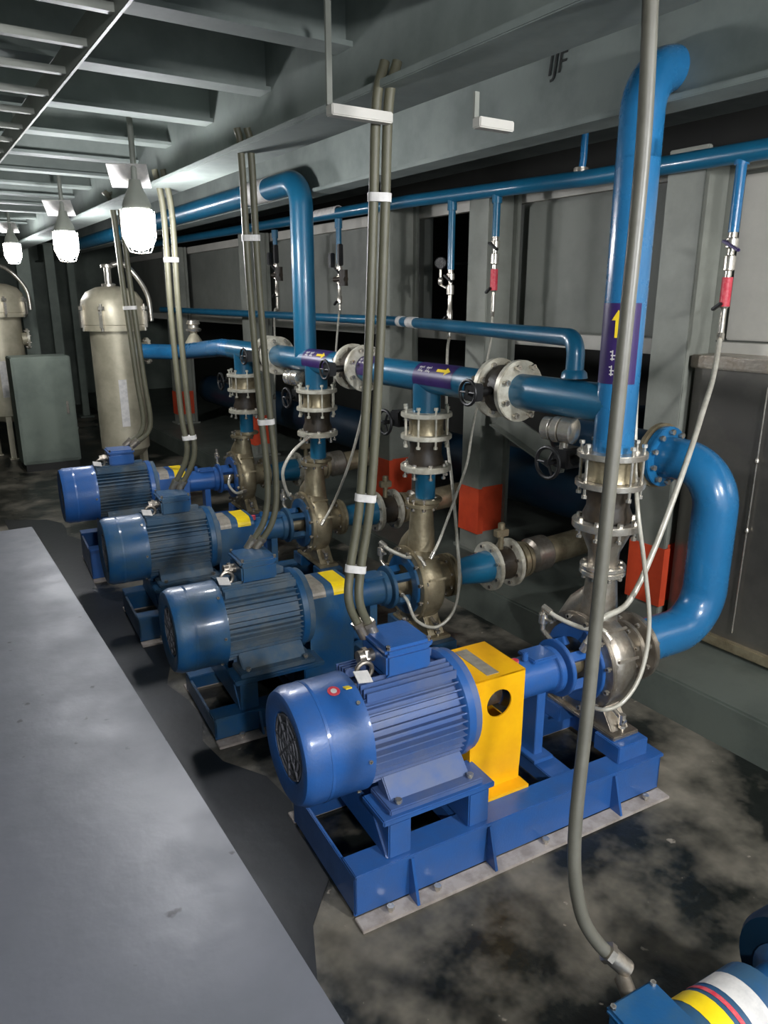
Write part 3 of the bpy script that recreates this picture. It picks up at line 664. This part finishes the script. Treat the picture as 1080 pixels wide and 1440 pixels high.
hose('thin white hose hanging beside the thick riser and looping under first pump casing', [P(909, 372, 'X', 1.405), P(905, 420, 'X', 1.42), P(897, 520, 'X', 1.42), P(893, 640, 'X', 1.41), P(897, 720, 'Y', -.14), P(907, 800, 'Y', -.17), P(913, 880, 'Y', -.20), P(902, 945, 'Y', -.22), P(878, 985, 'Y', -.22), P(850, 998, 'Y', -.20), (1.14, -.1, .39)], .008)
hose('short white hose arching from the seal of the pump with yellow guard', [W(0, 1.13, .12, .70), W(0, 1.15, .06, .675), W(0, 1.19, -.03, .66), W(0, 1.235, -.09, .665), W(0, 1.25, -.12, .63)], .009)
hose('white hose dropping before the dark opening and looping under the second pump', [(2.2, 2.145, 1.61), P(629, 500, 'X', 2.0), P(628, 600, 'X', 1.7), P(636, 680, 'X', 1.5), P(643, 760, 'Y', .96), P(646, 820, 'Y', .93), P(636, 862, 'Y', .92), P(612, 882, 'Y', .93), P(585, 872, 'Y', .96), P(573, 845, 'Y', 1.0), (1.12, 1.1, .43)], .0085)
hose('white hose from the middle column valve down to the second pump', [(2.2, 1.727, 1.78), P(690, 480, 'X', 2.15), P(680, 530, 'X', 2.05), P(665, 600, 'X', 1.8), P(657, 650, 'X', 1.6), P(640, 700, 'Y', 1.02), P(620, 755, 'Y', .98), P(606, 785, 'Y', .97)], .007)
hose('short white hose arching at the seal of the second pump', [W(1, 1.13, .12, .70), W(1, 1.15, .06, .675), W(1, 1.19, -.03, .66), W(1, 1.235, -.09, .665), W(1, 1.25, -.12, .63)], .010)
hose('white hose slanting from the header down to the third pump', [P(517, 530, 'X', 1.22), P(508, 590, 'X', 1.22), P(490, 655, 'X', 1.22), P(470, 705, 'Y', 2.10), P(452, 738, 'Y', 2.10)], .008)
hose('short white hose bowing out from the joint above the third pump', [P(434, 615, 'Y', 2.20), P(412, 635, 'Y', 2.20), P(398, 662, 'Y', 2.20), P(402, 688, 'Y', 2.22), P(410, 700, 'Y', 2.25)], .010)
hose('thin white hose right of the far riser hanging to the header', [(2.2, 3.58, 1.70), P(477, 440, 'X', 2.1), P(472, 500, 'X', 1.9), P(470, 545, 'X', 1.75)], .008)
hose('thin white hose left of the far riser hanging to the header', [(2.2, 4.75, 1.76), P(386, 440, 'X', 2.15), P(387, 500, 'X', 2.0), P(386, 560, 'X', 1.8)], .009)
hose('short white hose curling under the last pump casing', [P(345, 690, 'Y', 3.25), P(332, 693, 'Y', 3.22), P(322, 682, 'Y', 3.25), P(324, 670, 'Y', 3.3)], .010)

# ================================================================== HANGING CABLES
def cables(label, pts, sep, r, ties, m='cable_olive', rz=None):
    sp_ = spline(pts, 8); grp = 'flexible power cables hanging from the ceiling girder'
    offs = (-.5, .5) if sep else (0,)
    for q, o in enumerate(offs):
        p_ = [p+cr*o*sep*(1 if True else 0) for p in sp_]; e = Vector(p_[-1])
        t = thing('power_cable', label, 'cable', e, 0, grp)
        MB().tube([p-e for p in p_], r, 14).build('cable_sheath', m, t)
        d = (p_[-2]-p_[-1]).normalized(); MB().cyl((0, 0, 0), d*.05, r*1.35, n=12).cyl(d*.05, d*.065, r*1.6, n=6).build('gland', 'steel', t)
        if q == 0 and sep:
            for f in ties:
                i = int(f*(len(sp_)-1)); c = sp_[i]-e; dd = (sp_[i+1]-sp_[i]).normalized()
                w_ = sep/2+r*1.25; h_ = r*1.3; u_ = (cr-dd*cr.dot(dd)).normalized(); v_ = dd.cross(u_)
                lo_ = [c+u_*math.copysign(1, math.cos(a))*(w_-h_)+(u_*math.cos(a)+v_*math.sin(a))*h_ for a in [2*math.pi*(j+.5)/16 for j in range(16)]]
                MB().prism([x-dd*.012 for x in lo_], dd*.024, 0).build('cable_tie', 'label_white', t)
cables('single thick grey cable hanging down to the small foreground pump', [(.46, -.69, 2.46), P(905, 200, 'Y', -.70), P(878, 480, 'Y', -.71), P(852, 740, 'Y', -.73), P(827, 990, 'Y', -.77), P(808, 1180, 'Y', -.83), P(815, 1275, 'Y', -.87), P(840, 1325, 'Y', -.90), (.362, -.948, .385)], 0, .0155, (), 'cable_grey')
cables('olive cable of the tied pair feeding the pump with yellow guard', [(.44, .16, 2.48), P(538, 145, 'Y', .16), P(533, 300, 'Y', .17), P(526, 500, 'Y', .18), P(514, 700, 'Y', .18), P(500, 800, 'Y', .17), P(499, 850, 'Y', .15), (.352, .145, .775)], .034, .0145, (.28, .58, .72))
cables('olive cable of the tied pair feeding the second pump from yellow guard', [(.45, S+.1, 2.50), P(346, 215, 'Y', S+.1), P(356, 380, 'Y', S+.1), P(371, 560, 'Y', S+.12), P(382, 670, 'Y', S+.12), P(378, 730, 'Y', S+.12), (.42, S+.155, .735)], .040, .0145, (.3, .55))
cables('olive cable of the pair feeding the third pump from yellow guard', [(.46, 2*S+.1, 2.50), P(236, 300, 'Y', 2*S+.1), P(246, 440, 'Y', 2*S+.1), P(260, 580, 'Y', 2*S+.1), P(268, 640, 'Y', 2*S+.1), (.43, 2*S+.155, .77)], .044, .016, (.3, .7))
cables('olive cable of the pair feeding the last pump of the row', [(.47, 3*S+.1, 2.52), P(163, 290, 'Y', 3*S+.1), P(178, 400, 'Y', 3*S+.1), P(197, 530, 'Y', 3*S+.1), P(206, 600, 'Y', 3*S+.12), (.455, 3*S+.155, .84)], .05, .018, (.45,))
# cable support brackets under the girder
for lb, a_, b_, c_, y in (('white bent bar bracket holding the tied cable pair at the girder', (463, 45), (463, 148), (545, 162), .14), ('white flat bracket hanging from the girder beside the thick riser', (669, 100), (669, 166), (714, 178), .05)):
    A = P(*a_, 'Y', y); B = P(*b_, 'Y', y); C_ = P(*c_, 'Y', y)
    A = Vector((B.x, B.y, 2.60 if y > .1 else 2.412))
    t = thing('cable_bracket', lb, 'bracket', (A.x, A.y, A.z))
    MB().b2((-.008, -.004, 0), (.008, .004, B.z-A.z)).build('drop_bar', 'column_grey', t)
    MB().b2((-.008, -.03, B.z-A.z-.028), (C_.x-A.x, .006, B.z-A.z)).build('arm', 'wall_light', t, .003)
# cable ladder over the walkway
cl = thing('cable_ladder', 'grey steel cable ladder under the ceiling above the walkway', 'cable ladder', (-.42, 3, 2.50))
for x in (-.16, .16): MB().b2((x-.006, -9, 0), (x+.006, 9, .09)).build('side_rail', 'column_grey', cl, .002)
for i in range(30):
    y = -4.2+i*.3
    if i == 0: rg = MB().b2((-.155, -.012, .01), (.155, .012, .03)).build('rung', 'column_grey', cl); rm = rg.data
    else: rg = bpy.data.objects.new('rung', rm); COL.objects.link(rg); rg.parent = cl
    rg.location = (0, y, 0)
for y in (-4, -1, 2.0, 5.0, 8.0):
    for x in (-.16, .16): MB().b2((x-.006, y-.006, .08), (x+.006, y+.006, .11)).build('hanger', 'column_grey', cl)

# ================================================================== LAMPS
def lamp(loc, label, s=1.0, gl='lamp_glow'):
    t = thing('bulkhead_lamp', label, 'lamp', loc, 0, 'ceiling lamps over the pump row')
    MB().lathe((0, 0, .075*s), (0, 0, -1), [(0, .068*s), (.10*s, .070*s), (.145*s, .060*s), (.168*s, .042*s), (.178*s, .015*s), (.179*s, .001)], 28).build('glass', gl, t)
    MB().lathe((0, 0, .078*s), (0, 0, 1), [(0, .066*s), (.02*s, .066*s), (.05*s, .055*s), (.09*s, .035*s), (.13*s, .025*s)], 24).cyl((0, 0, .2*s), (0, 0, 2.95-loc[2]), .013).build('housing', 'column_grey', t)
    cg = MB()
    for i in range(6):
        a = 2*math.pi*i/6
        cg.tube([(math.cos(a)*.08*s, math.sin(a)*.08*s, .075*s), (math.cos(a)*.08*s, math.sin(a)*.08*s, -.04*s), (math.cos(a)*.05*s, math.sin(a)*.05*s, -.11*s), (0, 0, -.118*s)], .0028*s, 6)
    cg.build('wire_guard', 'steel', t)
    nz_ = Vector((-.25, -.55, -.8)).normalized(); rt = nz_.to_track_quat('Z', 'X').to_matrix()
    MB().box((-.01, .05, .23*s), (.14*s, .18*s, .006), rot=rt).build('reflector_plate', 'label_white', t)
    return t
L1 = P(195, 320, 'X', .22)
lamp((.22, L1.y, L1.z), 'glowing caged glass lamp above the second and third pumps')
L2 = P(93, 343, 'X', .24); lamp((.24, L2.y, L2.z), 'glowing caged glass lamp farther along, above the last pump')
L3 = P(18, 354, 'X', .23); lamp((.23, L3.y, L3.z), 'glowing caged glass lamp beyond the filter vessel', .95)
# the same kind of lamp goes on behind the photographer
lamp((1.0, -2.7, 2.30), 'glowing caged glass lamp behind the small foreground pump', 1.25, 'lamp_glow_near')
lamp((-.9, -3.2, 2.30), 'glowing caged glass lamp over the walkway', 1.25, 'lamp_glow_near')

# ================================================================== FILTER VESSELS
def vessel(loc, r, label, zt=1.98, zb=.42):
    t = thing('filter_vessel', label, 'filter', (loc[0], loc[1], 0), R_(0), 'beige filter vessels')
    MB().lathe((0, 0, zb), (0, 0, 1), [(0, .06), (.03, r*.7), (.10, r), (zt-zb-.42, r), (zt-zb-.40, r*1.0)], 36).build('shell', 'vessel', t)
    lid = MB().lathe((0, 0, zt-.40), (0, 0, 1), [(0, r), (0.0, r*1.25), (.05, r*1.25), (.055, r*1.28), (.10, r*1.28), (.26, r*1.22), (.33, r*1.0), (.37, r*.6), (.385, .02)], 36).build('lid', 'vessel', t)
    for i in range(8):
        a = 2*math.pi*i/8+.2; c = Vector((math.cos(a)*r*1.3, math.sin(a)*r*1.3, zt-.30))
        MB().box(c, (.05, .03, .14), a).cyl(c+Vector((0, 0, -.10)), c+Vector((0, 0, .13)), .013, n=8).cyl(c+Vector((0, 0, .08)), c+Vector((0, 0, .11)), .03, n=6).build('swing_bolt', 'steel_bright', lid)
    cpt = [(-.02, -.02, zt-.05), (-.02, -.02, zt+.12), (.10, -.05, zt+.17), (r*.9, -.1, zt+.08), (r*1.35, -.1, zt-.10), (r*1.42, -.1, zt-.32)]
    MB().tube(spline(cpt, 6), .022, 12).build('davit', 'steel_bright', t)
    MB().lathe((-.02, -.02, zt-.03), (0, 0, 1), [(0, .06), (.03, .06), (.035, .03), (.16, .03), (.165, .055), (.19, .055), (.2, .02)], 20).build('vent_valve', 'steel_bright', t)
    for i in range(3):
        a = R_(-100+120*i); MB().box((math.cos(a)*r*.85, math.sin(a)*r*.85, (zb+.15)/2), (.05, .06, zb+.15), a).b2((math.cos(a)*r*.85-.05, math.sin(a)*r*.85-.05, 0), (math.cos(a)*r*.85+.05, math.sin(a)*r*.85+.05, .012)).build('leg', 'vessel', t)
    nz = MB().cyl((r*.9, -.06, 1.395), (r+.05, -.06, 1.395), .075, n=22).build('nozzle', 'vessel', t)
    flange(t, (r+.04, -.06, 1.395), (1, 0, 0), .12, .025, 8, 0, 'flange_cream', .05)
    MB().box((-.03, -r-.004, .95), (.07, .004, .42), 0).build('name_plate', 'label_white', t)
    return t
vx = P(165, 500, 'Y', 5.3)
vessel((vx.x, 5.3), .215, 'tall beige filter vessel with swing bolts on its lid at end of pump row')
v2 = P(2, 500, 'Y', 8.2); vessel((v2.x, 8.2), .26, 'farther beige filter vessel standing alone on the walkway side', 2.05)
# valve on the link pipe
lv = P(273, 478, 'Y', 4.62)
t = thing('vent_valve', 'silver-capped vent valve standing on the blue pipe to the filter', 'valve', (lv.x, lv.y, 1.46))
MB().lathe((0, 0, 0), (0, 0, 1), [(0, .085), (.03, .075), (.09, .04), (.10, .03), (.12, .03)], 20).build('bonnet', 'vessel', t)
MB().lathe((0, 0, .115), (0, 0, 1), [(0, .03), (.01, .065), (.03, .07), (.04, .045), (.06, .045), (.07, .06), (.10, .05), (.11, .01)], 12).build('cap', 'steel_bright', t)
# distant uprights on the left side
for i, (u, y, wd, lb) in enumerate(((45, 9.0, .16, 'grey upright post beyond the filter vessel, wide'), (82, 10.0, .12, 'grey upright post near the back wall, narrow'), (110, 11.0, .10, 'slim grey upright post against the back wall'))):
    p = P(u, 480, 'Y', y)
    t = thing('upright_post', lb, 'post', (p.x, y, 0))
    MB().b2((-wd/2, -wd/2, .02), (wd/2, wd/2, 2.6)).build('shaft', 'far_grey', t, .006); MB().b2((-wd, -wd, 0), (wd, wd, .022)).build('base_plate', 'far_grey', t); MB().b2((-wd*.8, -wd*.8, 2.58), (wd*.8, wd*.8, 2.6)).build('head_plate', 'far_grey', t)
p = P(60, 560, 'Y', 7.3)
t = thing('control_cabinet', 'dull green-grey control cabinet beyond the last pump', 'cabinet', (p.x, 7.3, 0))
MB().b2((-.3, -.2, .08), (.3, .2, 1.25)).build('body', 'far_grey', t, .01); MB().b2((-.28, -.2, 0), (.28, .2, .08)).build('plinth', 'wall_dark', t)
dr = MB().b2((-.28, -.215, .11), (.28, -.2, 1.22)).build('door', 'far_grey', t, .006); MB().b2((.2, -.235, .62), (.225, -.215, .76)).build('handle', 'steel_bright', dr, .004)
